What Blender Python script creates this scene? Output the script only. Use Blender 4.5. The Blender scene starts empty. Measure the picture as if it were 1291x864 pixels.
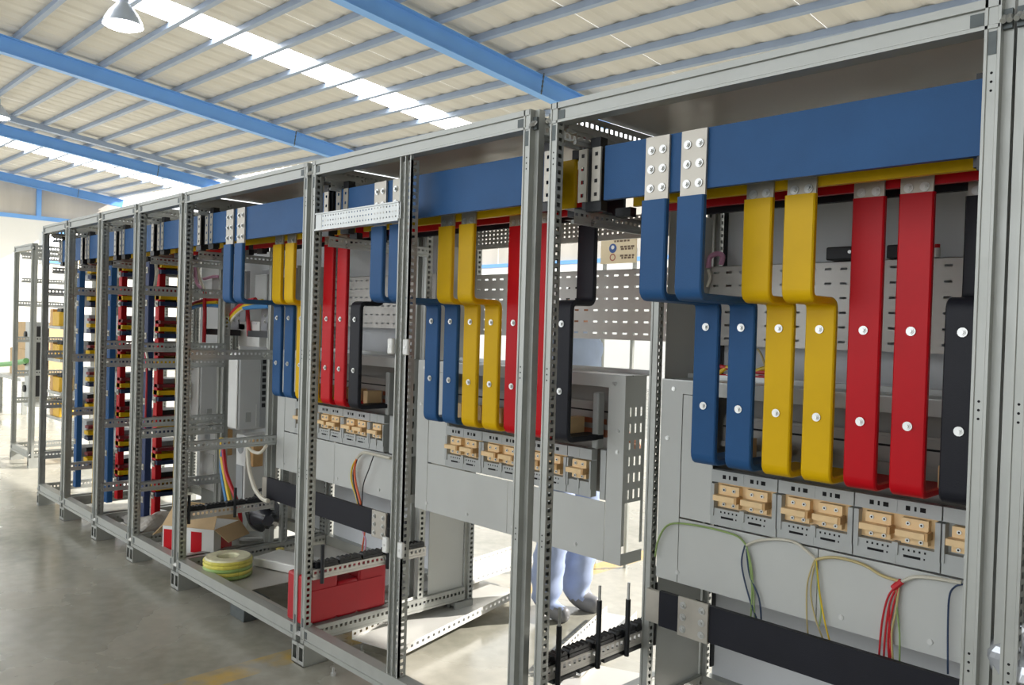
import bpy, math, random
import numpy as np
from mathutils import Matrix, Vector
random.seed(7)
S = bpy.context.scene
COL = S.collection
# ------------------------------------------------------------------ camera
F = 1030.0
YAW, PIT, ROL = math.radians(-45.563), math.radians(-0.9238), math.radians(1.6821)
CP = np.array([0.0, -1.852, 1.4976])
cy, sy, cp_, sp_ = math.cos(YAW), math.sin(YAW), math.cos(PIT), math.sin(PIT)
FW = np.array([sy*cp_, cy*cp_, sp_]); _ri = np.array([cy, -sy, 0.0]); _up = np.cross(_ri, FW)
RI = math.cos(ROL)*_ri + math.sin(ROL)*_up
UP = -math.sin(ROL)*_ri + math.cos(ROL)*_up
cam = bpy.data.cameras.new('camera'); camo = bpy.data.objects.new('camera', cam); COL.objects.link(camo)
cam.sensor_fit = 'HORIZONTAL'; cam.sensor_width = 36.0; cam.lens = F/1291.0*36.0
cam.clip_start = 0.05; cam.clip_end = 300
camo.matrix_world = Matrix(((RI[0], UP[0], -FW[0], CP[0]), (RI[1], UP[1], -FW[1], CP[1]), (RI[2], UP[2], -FW[2], CP[2]), (0, 0, 0, 1)))
S.camera = camo
# ------------------------------------------------------------------ world, sun, exposure
W = bpy.data.worlds.new('sky'); S.world = W; W.use_nodes = True
bg = W.node_tree.nodes['Background']; bg.inputs[0].default_value = (0.94, 0.97, 1.0, 1); bg.inputs[1].default_value = 1.25
sun = bpy.data.lights.new('sun', 'SUN'); sun.energy = 4.5; sun.angle = math.radians(0.6); sun.color = (1.0, 0.95, 0.88)
suno = bpy.data.objects.new('sun', sun); COL.objects.link(suno)
sd = Vector((0.42, 0.72, 0.48)).normalized()
suno.rotation_euler = sd.to_track_quat('Z', 'Y').to_euler(); suno.location = (10, 20, 15)
S.view_settings.view_transform = 'Standard'; S.view_settings.look = 'None'
S.view_settings.exposure = 1.02; S.view_settings.gamma = 1.0; S.view_settings.use_curve_mapping = False
SKYLIGHT = 6.0


def at(x, y, X=None, Y=None, Z=None):
    d = FW + RI*(x-645.5)/F - UP*(y-432)/F
    t = (X-CP[0])/d[0] if X is not None else (Y-CP[1])/d[1] if Y is not None else (Z-CP[2])/d[2]
    return tuple(float(c) for c in CP+t*d)


# ------------------------------------------------------------------ materials
def lin(c):
    return tuple((v/255/12.92 if v/255 <= 0.04045 else ((v/255+0.055)/1.055)**2.4) for v in c) + (1.0,)


MATS = {}


def mat(name, rgb, rough=0.5, metal=0.0, var=0.06, scale=8.0, bump=0.0, bscale=200.0, emit=0.0, trans=0.0, spec=0.5, rvar=0.0, stretch=None):
    if name in MATS: return MATS[name]
    m = bpy.data.materials.new(name); m.use_nodes = True
    nt = m.node_tree; p = nt.nodes['Principled BSDF']
    col = lin(rgb)
    tc = nt.nodes.new('ShaderNodeTexCoord')
    src = tc.outputs['Object']
    if stretch:
        mp = nt.nodes.new('ShaderNodeMapping'); mp.inputs['Scale'].default_value = stretch
        nt.links.new(src, mp.inputs[0]); src = mp.outputs[0]
    nz = nt.nodes.new('ShaderNodeTexNoise'); nz.inputs['Scale'].default_value = scale; nz.inputs['Detail'].default_value = 4
    nt.links.new(src, nz.inputs['Vector'])
    mr = nt.nodes.new('ShaderNodeMapRange'); mr.inputs['From Min'].default_value = 0.3; mr.inputs['From Max'].default_value = 0.7
    mr.inputs['To Min'].default_value = 1-var; mr.inputs['To Max'].default_value = 1+var
    nt.links.new(nz.outputs[0], mr.inputs[0])
    mx = nt.nodes.new('ShaderNodeVectorMath'); mx.operation = 'SCALE'; mx.inputs[0].default_value = col[:3]
    nt.links.new(mr.outputs[0], mx.inputs['Scale']); nt.links.new(mx.outputs[0], p.inputs['Base Color'])
    p.inputs['Roughness'].default_value = rough; p.inputs['Metallic'].default_value = metal
    p.inputs['Specular IOR Level'].default_value = spec
    if rvar:
        m2 = nt.nodes.new('ShaderNodeMapRange'); m2.inputs['From Min'].default_value = 0.3; m2.inputs['From Max'].default_value = 0.7
        m2.inputs['To Min'].default_value = max(0.02, rough-rvar); m2.inputs['To Max'].default_value = rough+rvar
        nt.links.new(nz.outputs[0], m2.inputs[0]); nt.links.new(m2.outputs[0], p.inputs['Roughness'])
    if bump:
        n2 = nt.nodes.new('ShaderNodeTexNoise'); n2.inputs['Scale'].default_value = bscale; n2.inputs['Detail'].default_value = 2
        nt.links.new(src, n2.inputs['Vector'])
        b = nt.nodes.new('ShaderNodeBump'); b.inputs['Strength'].default_value = bump; b.inputs['Distance'].default_value = 0.002
        nt.links.new(n2.outputs[0], b.inputs['Height']); nt.links.new(b.outputs[0], p.inputs['Normal'])
    if emit:
        p.inputs['Emission Color'].default_value = col; p.inputs['Emission Strength'].default_value = emit
    if trans:
        p.inputs['Transmission Weight'].default_value = trans
    MATS[name] = m
    return m


galv = mat('galvanised steel', (170, 172, 167), 0.42, 0.4, 0.07, 14, rvar=0.08)
galv2 = mat('zinc sheet', (186, 189, 187), 0.36, 0.55, 0.08, 9, rvar=0.1)
conn = mat('cast connector', (92, 98, 98), 0.5, 0.5, 0.1, 30)
bolt = mat('bright bolt steel', (205, 206, 203), 0.3, 0.7, 0.05, 60)
paintg = mat('light grey paint', (190, 192, 188), 0.42, 0.0, 0.03, 5, 0.04, 400)
paintd = mat('fuse grey plastic', (170, 173, 171), 0.45, 0.0, 0.03, 20)
blue = mat('blue insulation', (40, 84, 132), 0.5, 0, 0.07, 6, 0.25, 350, spec=0.25)
yell = mat('yellow insulation', (222, 178, 0), 0.42, 0, 0.05, 6, 0.12, 300, spec=0.25)
redm = mat('red insulation', (192, 8, 24), 0.4, 0, 0.06, 6, 0.12, 300, spec=0.25)
blk = mat('black insulation', (30, 31, 38), 0.5, 0, 0.1, 6, 0.25, 350, spec=0.25)
tin = mat('tinned copper', (184, 179, 168), 0.42, 0.5, 0.06, 20, rvar=0.08)
copper = mat('copper', (176, 110, 84), 0.4, 0.8, 0.12, 20)
cream = mat('cream moulding', (232, 200, 150), 0.5, 0, 0.05, 30)
tan = mat('tan moulding', (200, 158, 104), 0.5, 0, 0.07, 30)
dark = mat('dark plastic', (28, 30, 34), 0.45, 0, 0.1, 20)
hole = mat('open hole', (14, 14, 16), 0.9, 0, 0.0, 5)
white = mat('white plastic', (226, 226, 222), 0.45, 0, 0.03, 10)
slotm = mat('mounting plate zinc', (204, 201, 195), 0.45, 0.4, 0.05, 7, rvar=0.06)
PH = {'blue': blue, 'yellow': yell, 'red': redm, 'black': blk}


# ------------------------------------------------------------------ mesh builder
class MB:
    def __init__(s): s.v = []; s.f = []

    def add(s, vs, fs):
        b = len(s.v); s.v += [tuple(map(float, p)) for p in vs]; s.f += [tuple(b+i for i in f) for f in fs]; return s

    def box(s, x0, x1, y0, y1, z0, z1):
        return s.add([(x0, y0, z0), (x1, y0, z0), (x1, y1, z0), (x0, y1, z0), (x0, y0, z1), (x1, y0, z1), (x1, y1, z1), (x0, y1, z1)],
                     [(0, 3, 2, 1), (4, 5, 6, 7), (0, 1, 5, 4), (1, 2, 6, 5), (2, 3, 7, 6), (3, 0, 4, 7)])

    def prism(s, poly, axis, a0, a1, cap=True, skip=()):
        n = len(poly)
        def mk(p, a): return (a, p[0], p[1]) if axis == 'x' else (p[0], a, p[1]) if axis == 'y' else (p[0], p[1], a)
        vs = [mk(p, a0) for p in poly]+[mk(p, a1) for p in poly]
        fs = [(i, (i+1) % n, n+(i+1) % n, n+i) for i in range(n) if i not in skip]
        if cap: fs += [tuple(range(n))[::-1], tuple(range(n, 2*n))]
        return s.add(vs, fs)

    def perf(s, o, u, v, pitch, n, w, hl, hw, rows=1):
        o, u, v = np.array(o, float), np.array(u, float), np.array(v, float)
        for i in range(n):
            for j in range(rows):
                c = o+u*(pitch*i)+v*(w*j)
                a = (pitch-hl)/2; b = (w-hw)/2
                q = [c, c+u*pitch, c+u*pitch+v*w, c+v*w, c+u*a+v*b, c+u*(pitch-a)+v*b, c+u*(pitch-a)+v*(w-b), c+u*a+v*(w-b)]
                s.add(q, [(0, 1, 5, 4), (1, 2, 6, 5), (2, 3, 7, 6), (3, 0, 4, 7)])
        return s

    def ring(s, c, ax, r, n=8, ph=0.0):
        ax = Vector(ax).normalized(); a = ax.orthogonal().normalized(); b = ax.cross(a)
        return [tuple(Vector(c)+a*(r*math.cos(2*math.pi*k/n+ph))+b*(r*math.sin(2*math.pi*k/n+ph))) for k in range(n)]

    def cyl(s, p0, p1, r, n=10, r1=None):
        ax = Vector(p1)-Vector(p0); r1 = r if r1 is None else r1
        vs = s.ring(p0, ax, r, n)+s.ring(p1, ax, r1, n)
        fs = [(i, (i+1) % n, n+(i+1) % n, n+i) for i in range(n)]+[tuple(range(n))[::-1], tuple(range(n, 2*n))]
        return s.add(vs, fs)

    def bolt(s, p, d, r=0.009, h=0.007):
        p, d = Vector(p), Vector(d)
        s.cyl(p, p+d*0.0025, r*1.45, 12); s.cyl(p+d*0.0025, p+d*h, r, 6); s.cyl(p+d*h, p+d*(h+0.004), r*0.6, 8)
        return s

    def lathe(s, prof, n=20, c=(0, 0, 0)):
        k = len(prof)
        vs = [(c[0]+r*math.cos(2*math.pi*i/n), c[1]+r*math.sin(2*math.pi*i/n), c[2]+z) for i in range(n) for r, z in prof]
        fs = [(i*k+j, ((i+1) % n)*k+j, ((i+1) % n)*k+j+1, i*k+j+1) for i in range(n) for j in range(k-1)]
        return s.add(vs, fs)

    def tube(s, pts, r, n=7, smooth=6):
        P = [Vector(p) for p in pts]
        if smooth and len(P) > 2:
            Q = []
            for i in range(len(P)-1):
                p0, p1, p2, p3 = P[max(i-1, 0)], P[i], P[i+1], P[min(i+2, len(P)-1)]
                for k in range(smooth):
                    t = k/smooth
                    Q.append(0.5*((2*p1)+(p2-p0)*t+(2*p0-5*p1+4*p2-p3)*t*t+(3*p1-p0-3*p2+p3)*t**3))
            P = Q+[P[-1]]
        vs = []; prev = None
        for i, p in enumerate(P):
            t = (P[min(i+1, len(P)-1)]-P[max(i-1, 0)]).normalized()
            a = t.orthogonal().normalized() if prev is None else (prev-t*prev.dot(t)).normalized()
            prev = a; b = t.cross(a)
            vs += [tuple(p+a*(r*math.cos(2*math.pi*k/n))+b*(r*math.sin(2*math.pi*k/n))) for k in range(n)]
        m = len(P)
        fs = [(i*n+k, i*n+(k+1) % n, (i+1)*n+(k+1) % n, (i+1)*n+k) for i in range(m-1) for k in range(n)]
        fs += [tuple(range(n))[::-1], tuple(range((m-1)*n, m*n))]
        return s.add(vs, fs)

    def sweep(s, path, w, th, ch=0.003, xc=0.0):
        """chamfered flat bar: path in (y,z), width along x, thickness in the bend plane"""
        P = [Vector((p[0], p[1])) for p in path]; n = len(P)
        sec = [(-w/2, -th/2+ch), (-w/2+ch, -th/2), (w/2-ch, -th/2), (w/2, -th/2+ch), (w/2, th/2-ch), (w/2-ch, th/2), (-w/2+ch, th/2), (-w/2, th/2-ch)]
        vs = []
        for i in range(n):
            d0 = (P[i]-P[i-1]).normalized() if i else (P[1]-P[0]).normalized()
            d1 = (P[i+1]-P[i]).normalized() if i < n-1 else d0
            t = (d0+d1).normalized(); nn = Vector((-t.y, t.x)); k = 1/max(0.4, t.dot(d1))
            for x, h in sec:
                q = P[i]+nn*(h*k); vs.append((xc+x, q.x, q.y))
        fs = [(i*8+k, i*8+(k+1) % 8, (i+1)*8+(k+1) % 8, (i+1)*8+k) for i in range(n-1) for k in range(8)]
        fs += [tuple(range(8))[::-1], tuple(range((n-1)*8, n*8))]
        return s.add(vs, fs)

    def mesh(s, name, m, smooth=30):
        me = bpy.data.meshes.new(name); me.from_pydata(s.v, [], s.f); me.validate()
        me.materials.append(m)
        import bmesh
        bm = bmesh.new(); bm.from_mesh(me); bmesh.ops.recalc_face_normals(bm, faces=bm.faces); bm.to_mesh(me); bm.free()
        if smooth:
            for p in me.polygons: p.use_smooth = True
            me.set_sharp_from_angle(angle=math.radians(smooth))
        me.update()
        return me

    def build(s, name, m, parent=None, loc=None, rz=0.0, bev=0.0, smooth=30):
        return put(name, s.mesh(name, m, smooth), parent, loc, rz, bev)


def put(name, me, parent=None, loc=None, rz=0.0, bev=0.0, sc=None):
    o = bpy.data.objects.new(name, me); COL.objects.link(o)
    if parent is not None: o.parent = parent
    if loc is not None: o.location = loc
    if rz: o.rotation_euler = (0, 0, rz)
    if sc: o.scale = sc
    if name in ('marking', 'screw_hole', 'corner_bolt', 'vent_slot', 'text_line', 'screw_socket', 'carrier_screw'): o['kind'] = 'stuff'
    if bev:
        b = o.modifiers.new('bevel', 'BEVEL'); b.width = bev; b.segments = 2; b.limit_method = 'ANGLE'; b.angle_limit = math.radians(40)
    return o


def tag(o, label, cat, group=None, kind=None):
    o['label'] = label; o['category'] = cat
    if group: o['group'] = group
    if kind: o['kind'] = kind
    return o


def thing(name, label, cat, loc=(0, 0, 0), rz=0.0, group=None):
    e = bpy.data.objects.new(name, None); COL.objects.link(e); e.location = loc; e.rotation_euler = (0, 0, rz); e.empty_display_size = 0.1
    return tag(e, label, cat, group)


def struct(o):
    o['kind'] = 'structure'; return o


def fillet(path, r=0.022, k=4):
    out = [path[0]]
    for i in range(1, len(path)-1):
        p0, p, p1 = Vector(path[i-1]), Vector(path[i]), Vector(path[i+1])
        a = (p0-p).normalized(); b = (p1-p).normalized()
        rr = min(r, (p0-p).length*0.49, (p1-p).length*0.49)
        for j in range(k+1):
            t = j/k
            q = (p+a*rr)*(1-t)**2+p*(2*t*(1-t))+(p+b*rr)*t*t
            out.append((q.x, q.y))
    out.append(path[-1])
    return out


# ================================================================== SETTING
# floor -------------------------------------------------------------
def floor_material():
    m = bpy.data.materials.new('worn concrete floor'); m.use_nodes = True; nt = m.node_tree; p = nt.nodes['Principled BSDF']; L = nt.links
    g = nt.nodes.new('ShaderNodeNewGeometry')
    n1 = nt.nodes.new('ShaderNodeTexNoise'); n1.inputs['Scale'].default_value = 0.9; n1.inputs['Detail'].default_value = 6; L.new(g.outputs['Position'], n1.inputs['Vector'])
    n2 = nt.nodes.new('ShaderNodeTexNoise'); n2.inputs['Scale'].default_value = 14; n2.inputs['Detail'].default_value = 5; L.new(g.outputs['Position'], n2.inputs['Vector'])
    cr = nt.nodes.new('ShaderNodeValToRGB'); e = cr.color_ramp.elements
    e[0].position = 0.3; e[0].color = lin((138, 137, 124)); e[1].position = 0.72; e[1].color = lin((176, 172, 160)); L.new(n1.outputs[0], cr.inputs[0])
    mr = nt.nodes.new('ShaderNodeMapRange'); mr.inputs['From Min'].default_value = 0.3; mr.inputs['From Max'].default_value = 0.7; mr.inputs['To Min'].default_value = 0.88; mr.inputs['To Max'].default_value = 1.1
    L.new(n2.outputs[0], mr.inputs[0])
    mx = nt.nodes.new('ShaderNodeVectorMath'); mx.operation = 'SCALE'; L.new(cr.outputs[0], mx.inputs[0]); L.new(mr.outputs[0], mx.inputs['Scale'])
    # worn yellow paint line along Y at x = -3.25
    sx = nt.nodes.new('ShaderNodeSeparateXYZ'); L.new(g.outputs['Position'], sx.inputs[0])
    a = nt.nodes.new('ShaderNodeMath'); a.operation = 'ADD'; a.inputs[1].default_value = 3.27; L.new(sx.outputs[0], a.inputs[0])
    b = nt.nodes.new('ShaderNodeMath'); b.operation = 'ABSOLUTE'; L.new(a.outputs[0], b.inputs[0])
    c = nt.nodes.new('ShaderNodeMath'); c.operation = 'LESS_THAN'; c.inputs[1].default_value = 0.075; L.new(b.outputs[0], c.inputs[0])
    w = nt.nodes.new('ShaderNodeMapRange'); w.inputs['From Min'].default_value = 0.38; w.inputs['From Max'].default_value = 0.6; w.inputs['To Min'].default_value = 0.0; w.inputs['To Max'].default_value = 0.75
    n3 = nt.nodes.new('ShaderNodeTexNoise'); n3.inputs['Scale'].default_value = 5; n3.inputs['Detail'].default_value = 6; L.new(g.outputs['Position'], n3.inputs['Vector']); L.new(n3.outputs[0], w.inputs[0])
    d = nt.nodes.new('ShaderNodeMath'); d.operation = 'MULTIPLY'; L.new(c.outputs[0], d.inputs[0]); L.new(w.outputs[0], d.inputs[1])
    mix = nt.nodes.new('ShaderNodeMix'); mix.data_type = 'RGBA'; L.new(d.outputs[0], mix.inputs['Factor']); L.new(mx.outputs[0], mix.inputs['A']); mix.inputs['B'].default_value = lin((206, 168, 70))
    L.new(mix.outputs['Result'], p.inputs['Base Color'])
    rr = nt.nodes.new('ShaderNodeMapRange'); rr.inputs['From Min'].default_value = 0.35; rr.inputs['From Max'].default_value = 0.65; rr.inputs['To Min'].default_value = 0.14; rr.inputs['To Max'].default_value = 0.36
    L.new(n1.outputs[0], rr.inputs[0]); L.new(rr.outputs[0], p.inputs['Roughness'])
    bp = nt.nodes.new('ShaderNodeBump'); bp.inputs['Strength'].default_value = 0.12; bp.inputs['Distance'].default_value = 0.004; L.new(n2.outputs[0], bp.inputs['Height']); L.new(bp.outputs[0], p.inputs['Normal'])
    return m


struct(MB().box(-32, 12, -14, 18, -0.1, 0).build('floor', floor_material(), smooth=0))

# roof --------------------------------------------------------------
E1 = Vector((0.99920893, -0.02059742, -0.03401865)); E2 = Vector((0.01669695, 0.99365725, -0.11120465)); EN = Vector((0.0360934, 0.11054867, 0.99321511))
ceil = bpy.data.objects.new('ceiling', None); COL.objects.link(ceil); struct(ceil)
ceil.matrix_world = Matrix(((E1.x, E2.x, EN.x, 0), (E1.y, E2.y, EN.y, 0), (E1.z, E2.z, EN.z, 5.0), (0, 0, 0, 1)))
roofm = mat('roof sheet underside', (212, 208, 200), 0.65, 0.0, 0.08, 1.2, 0, 0, stretch=(3.0, 0.35, 1))
rblue = mat('blue structural paint', (116, 170, 232), 0.45, 0.0, 0.03, 3)
purm = mat('purlin grey blue paint', (148, 163, 186), 0.5, 0.05, 0.05, 3)
skym = mat('translucent skylight sheet', (255, 253, 246), 0.5, 0, 0.0, 3, emit=SKYLIGHT)
T0, T1 = -9.0, 6.75


def sheet(w, nr):
    m = MB(); p = w/nr; pts = []
    for i in range(nr):
        x = i*p; pts += [(x, 0), (x+p*0.55, 0), (x+p*0.7, 0.014), (x+p*0.85, 0.014)]
    pts.append((w, 0))
    vs = [(x, T0, z) for x, z in pts]+[(x, T1, z) for x, z in pts]; n = len(pts)
    m.add(vs, [(i, i+1, n+i+1, n+i) for i in range(n-1)])
    return m


sh1 = sheet(1.0, 3).mesh('roof_sheet', roofm, 0)
sk1 = sheet(0.68, 2).mesh('skylight_sheet', skym, 0)
sk2 = sheet(1.3, 4).mesh('skylight_sheet', skym, 0)
s = -27.4
PZ = 0.075
while s < 8:
    if abs(s+22.75) < 0.5:
        put('skylight_sheet', sk2, ceil, (s, 0, PZ+0.002)); s += 1.3
    elif abs(s+10.45) < 0.36:
        put('skylight_sheet', sk1, ceil, (s, 0, PZ+0.002)); s += 0.68
    else:
        w = 1.0
        for k in (-22.75, -10.45):
            if s < k < s+1.0: w = k-s
        put('roof_sheet', sh1, ceil, (s, 0, PZ+random.uniform(0, 0.003)), sc=None if w == 1.0 else (w, 1, 1)); s += w
# purlins: cold formed C sections
pm = MB().prism([(-0.03, 0), (0.03, 0), (0.03, 0.008), (-0.022, 0.008), (-0.022, PZ-0.008), (0.03, PZ-0.008), (0.03, PZ), (-0.03, PZ)], 'x', -27.4, 8.5).mesh('purlin', purm)
t = 0.33-0.56*16
while t < T1:
    put('purlin', pm, ceil, (0, t, 0)); t += 0.56
rm = MB().prism([(-0.07, -0.24), (0.07, -0.24), (0.07, -0.228), (0.006, -0.228), (0.006, -0.012), (0.07, -0.012), (0.07, 0), (-0.07, 0), (-0.07, -0.012), (-0.006, -0.012), (-0.006, -0.228), (-0.07, -0.228)], 'y', T0, T1).mesh('rafter', rblue)
for sx in (-26.85, -19.75, -13.2, -7.2, -1.0, 5.2): put('rafter', rm, ceil, (sx, 0, 0))
MB().box(-18.75, -18.6, T0, T1, -0.1, 0.0).build('tie_beam', purm, ceil)
chainm = MB()
for k in range(9):
    z = -0.02-k*0.03
    chainm.cyl((0, 0, z), (0, 0, z-0.026), 0.012 if k % 2 else 0.008, 6)
cm = chainm.mesh('hanging_chain', conn)
for sx, tt in ((-7.08, 5.3), (-13.08, 5.2), (-19.6, 5.2), (-26.6, 5.4)): put('hanging_chain', cm, ceil, (sx, tt, 0.02))

# gable wall and far wall --------------------------------------------
wallw = mat('white plaster wall', (232, 230, 224), 0.7, 0, 0.04, 0.7)
sheetb = mat('weathered wall sheet', (196, 188, 176), 0.6, 0, 0.16, 0.9, stretch=(1.0, 1.6, 0.25))
MBx = MB().box(-27.3, -27.0, -14, 18, 0, 4.3)
wl = struct(MBx.build('wall_left', wallw, smooth=0))
for k, y0 in enumerate(np.arange(-8.8, 5, 2.3)):
    ta, tb = 5.86-0.112*y0, 5.86-0.112*(y0+2.3)
    MB().prism([(y0+0.06, 4.42), (y0+2.24, 4.42), (y0+2.24, tb), (y0+0.06, ta)], 'x', -27.16, -27.1).build('wall_panel', sheetb, wl, smooth=0)
    MB().box(-27.2, -27.0, y0-0.06, y0+0.06, 4.3, ta).build('mullion', rblue, wl, smooth=0)
MB().box(-27.2, -26.98, -14, 8, 4.3, 4.42).build('wall_rail', rblue, wl, smooth=0)
wb = struct(MB().box(-32, 12, 16.0, 16.3, 0, 3.45).build('wall_back', wallw, smooth=0))
for k, x0 in enumerate(np.arange(-31, 11, 2.4)):
    MB().box(x0+0.02, x0+2.38, 16.05, 16.12, 3.55, 5.6).build('wall_panel', sheetb, wb, smooth=0)
MB().box(-32, 12, 15.97, 16.1, 3.45, 3.56).build('wall_rail', rblue, wb, smooth=0)

struct(MB().box(3.2, 3.4, -14, 8, 0, 6.0).build('wall_right_light_block', wallw, smooth=0))  # unseen wall added to keep sky light off the right-facing sides
# bright window in the gable wall
win = bpy.data.objects.new('window_1', None); COL.objects.link(win); struct(win)
wa, wb_ = at(58, 294, X=-26.98), at(86, 330, X=-26.98); win.location = (-26.99, wa[1], wb_[2])
ww, wh = wb_[1]-wa[1], wa[2]-wb_[2]
MB().box(0, 0.02, 0, ww, 0, wh).build('pane', mat('daylit pane', (255, 255, 255), 0.3, 0, 0, 3, emit=4), win)
MB().box(-0.01, 0.05, -0.08, 0.0, -0.08, wh+0.08).box(-0.01, 0.05, ww, ww+0.08, -0.08, wh+0.08).box(-0.01, 0.05, 0, ww, -0.08, 0).box(-0.01, 0.05, 0, ww, wh, wh+0.08).build('window_frame', rblue, win)

# high bay lamps ------------------------------------------------------
lampm = mat('lamp reflector', (190, 200, 214), 0.35, 0.3, 0.03, 8)
glow = mat('lamp glow', (255, 255, 255), 0.5, 0, 0, 3, emit=14)


def lamp(loc, label):
    o = thing('high_bay_lamp', label, 'lamp', loc, group='high bay lamps')
    MB().lathe([(0.21, 0.0), (0.2, 0.05), (0.15, 0.14), (0.09, 0.21), (0.07, 0.24), (0.0, 0.24)], 28).build('reflector', lampm, o)
    MB().lathe([(0.0, -0.045), (0.09, -0.04), (0.17, -0.02), (0.205, 0.004)], 28).build('diffuser', glow, o)
    MB().lathe([(0.055, 0.24), (0.06, 0.34), (0.03, 0.36), (0.0, 0.36)], 16).build('driver_housing', lampm, o)
    MB().cyl((0, 0, 0.36), (0, 0, 0.62), 0.01, 6).build('hanger', conn, o)


lamp((-9.6, 1.376, 4.74), 'lit high bay lamp hanging beside the roof skylight strip')
lamp(at(-4, 148, X=-17.5), 'lit high bay lamp cut by the left picture edge')

# ================================================================== CABINET FRAMES
H0, H1 = 0.1, 2.2
NP = int((H1-H0)/0.025)


def post_mesh():
    m = MB()
    prof = [(0.018, 0), (0.0235, 0), (0.025, 0.003), (0.041, 0.003), (0.0425, 0), (0.048, 0), (0.048, 0.032), (0.034, 0.032), (0.034, 0.048), (0, 0.048), (0, 0.022), (0.018, 0.022)]
    m.prism(prof, 'z', H0, H1, cap=True, skip=(5, 8))
    m.perf((0.048, 0, H0), (0, 0, 1), (0, 1, 0), 0.025, NP, 0.032, 0.013, 0.014)
    m.perf((0.0, 0.048, H0), (0, 0, 1), (1, 0, 0), 0.025, NP, 0.034, 0.013, 0.014)
    return m


pl = post_mesh(); PL = pl.mesh('post', galv)
pr_ = MB(); pr_.v = [(-x, y, z) for x, y, z in pl.v]; pr_.f = [f[::-1] for f in pl.f]; PR = pr_.mesh('post', galv)
# foot with a square opening
fm = MB()
for a, b in ((0, 0.06),):
    fm.perf((0.0, 0, 0.0), (1, 0, 0), (0, 0, 1), 0.066, 1, 0.1, 0.04, 0.058)
    fm.box(0, 0.003, 0.0, 0.12, 0, 0.1); fm.box(0.063, 0.066, 0.0, 0.12, 0, 0.1); fm.box(0, 0.066, 0, 0.12, 0.096, 0.1); fm.box(-0.0, 0.066, 0, 0.12, 0, 0.004)
    fm.box(0.0, 0.066, 0.117, 0.12, 0, 0.1); fm.cyl((0.033, 0.05, 0.004), (0.033, 0.05, 0.05), 0.012, 8)
fm.v = [(x*0.8, y, z) for x, y, z in fm.v]
FOOT = fm.mesh('foot', galv)
FOOTB = MB().box(0.0, 0.11, 0, 0.1, 0, 0.1).mesh('foot', conn)
# corner connectors (top and bottom, left hand)


def corner(sign, top):
    m = MB(); z = (2.085, 2.132) if top else (0.172, 0.21)
    def bx(x0, x1, y0, y1, z0, z1):
        a, b = sorted((sign*x0, sign*x1)); m.box(a, b, y0, y1, z0, z1)
    bx(0.0255, 0.0405, 0.0015, 0.01, *z)
    if top: bx(0.05, 0.076, 0.0008, 0.012, 2.148, 2.174)
    else: bx(0.05, 0.07, 0.0018, 0.012, 0.127, 0.158)
    zz = 2.155 if top else 0.135
    bx(0.001, 0.018, 0.012, 0.03, zz-0.02, zz+0.02)
    return m


def corner_bolts(sign, top):
    m = MB(); zz = 2.155 if top else 0.135
    m.cyl((sign*0.006, 0.012, zz+0.004), (sign*0.003, -0.001, zz-0.008), 0.006, 8); m.cyl((sign*0.015, 0.012, zz+0.004), (sign*0.015, -0.001, zz-0.008), 0.006, 8)
    return m


CORN = {(s_, t_): corner(s_, t_).mesh('corner_connector', conn) for s_ in (1, -1) for t_ in (True, False)}
CBOLT = {(s_, t_): corner_bolts(s_, t_).mesh('corner_bolt', bolt) for s_ in (1, -1) for t_ in (True, False)}
TOPRAIL = [(0, 2.182), (0, 2.2), (0.05, 2.2), (0.05, 2.138), (0, 2.138), (0, 2.1455), (0.0025, 2.147), (0.0025, 2.1745), (0.008, 2.1755), (0.008, 2.181)]
BOTRAIL = [(0, 0.1), (0, 0.118), (0.006, 0.119), (0.006, 0.1235), (0.0025, 0.125), (0.0025, 0.16), (0, 0.1615), (0, 0.17), (0.05, 0.17), (0.05, 0.1)]


def depth_rail(sign, y0, y1, z0, h=0.055, lip=0.035, big=True):
    """perforated channel running front to back; face towards sign"""
    m = MB(); n = int((y1-y0)/0.025); L = n*0.025
    m.perf((0, y0, z0), (0, 1, 0), (0, 0, 1), 0.025, n, h, 0.013, 0.014 if big else 0.009)
    m.perf((0, y0, z0), (0, 1, 0), (-sign, 0, 0), 0.025, n, lip, 0.01, 0.008)
    m.box(min(0, -sign*lip), max(0, -sign*lip), y0, y0+L, z0+h-0.002, z0+h)
    m.box(min(0, -sign*0.012)-0.0, max(0, -sign*0.012), y0, y0+L, z0-0.012, z0-0.001)
    return m


HOLES = MB()
for zc in (2.03, 1.36, 0.84):
    for k in (-1, 0, 1): HOLES.cyl((0.033, 0.0028, zc+k*0.018), (0.033, 0.0036, zc+k*0.018), 0.0028, 8)
HOLEM = HOLES.mesh('screw_hole', hole)
DEPTH = 0.98


backp = mat('pale grey back sheet', (222, 225, 228), 0.4, 0, 0.03, 4)
roofin = mat('cabinet roof zinc', (216, 213, 206), 0.36, 0.12, 0.06, 5, rvar=0.08)


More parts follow.
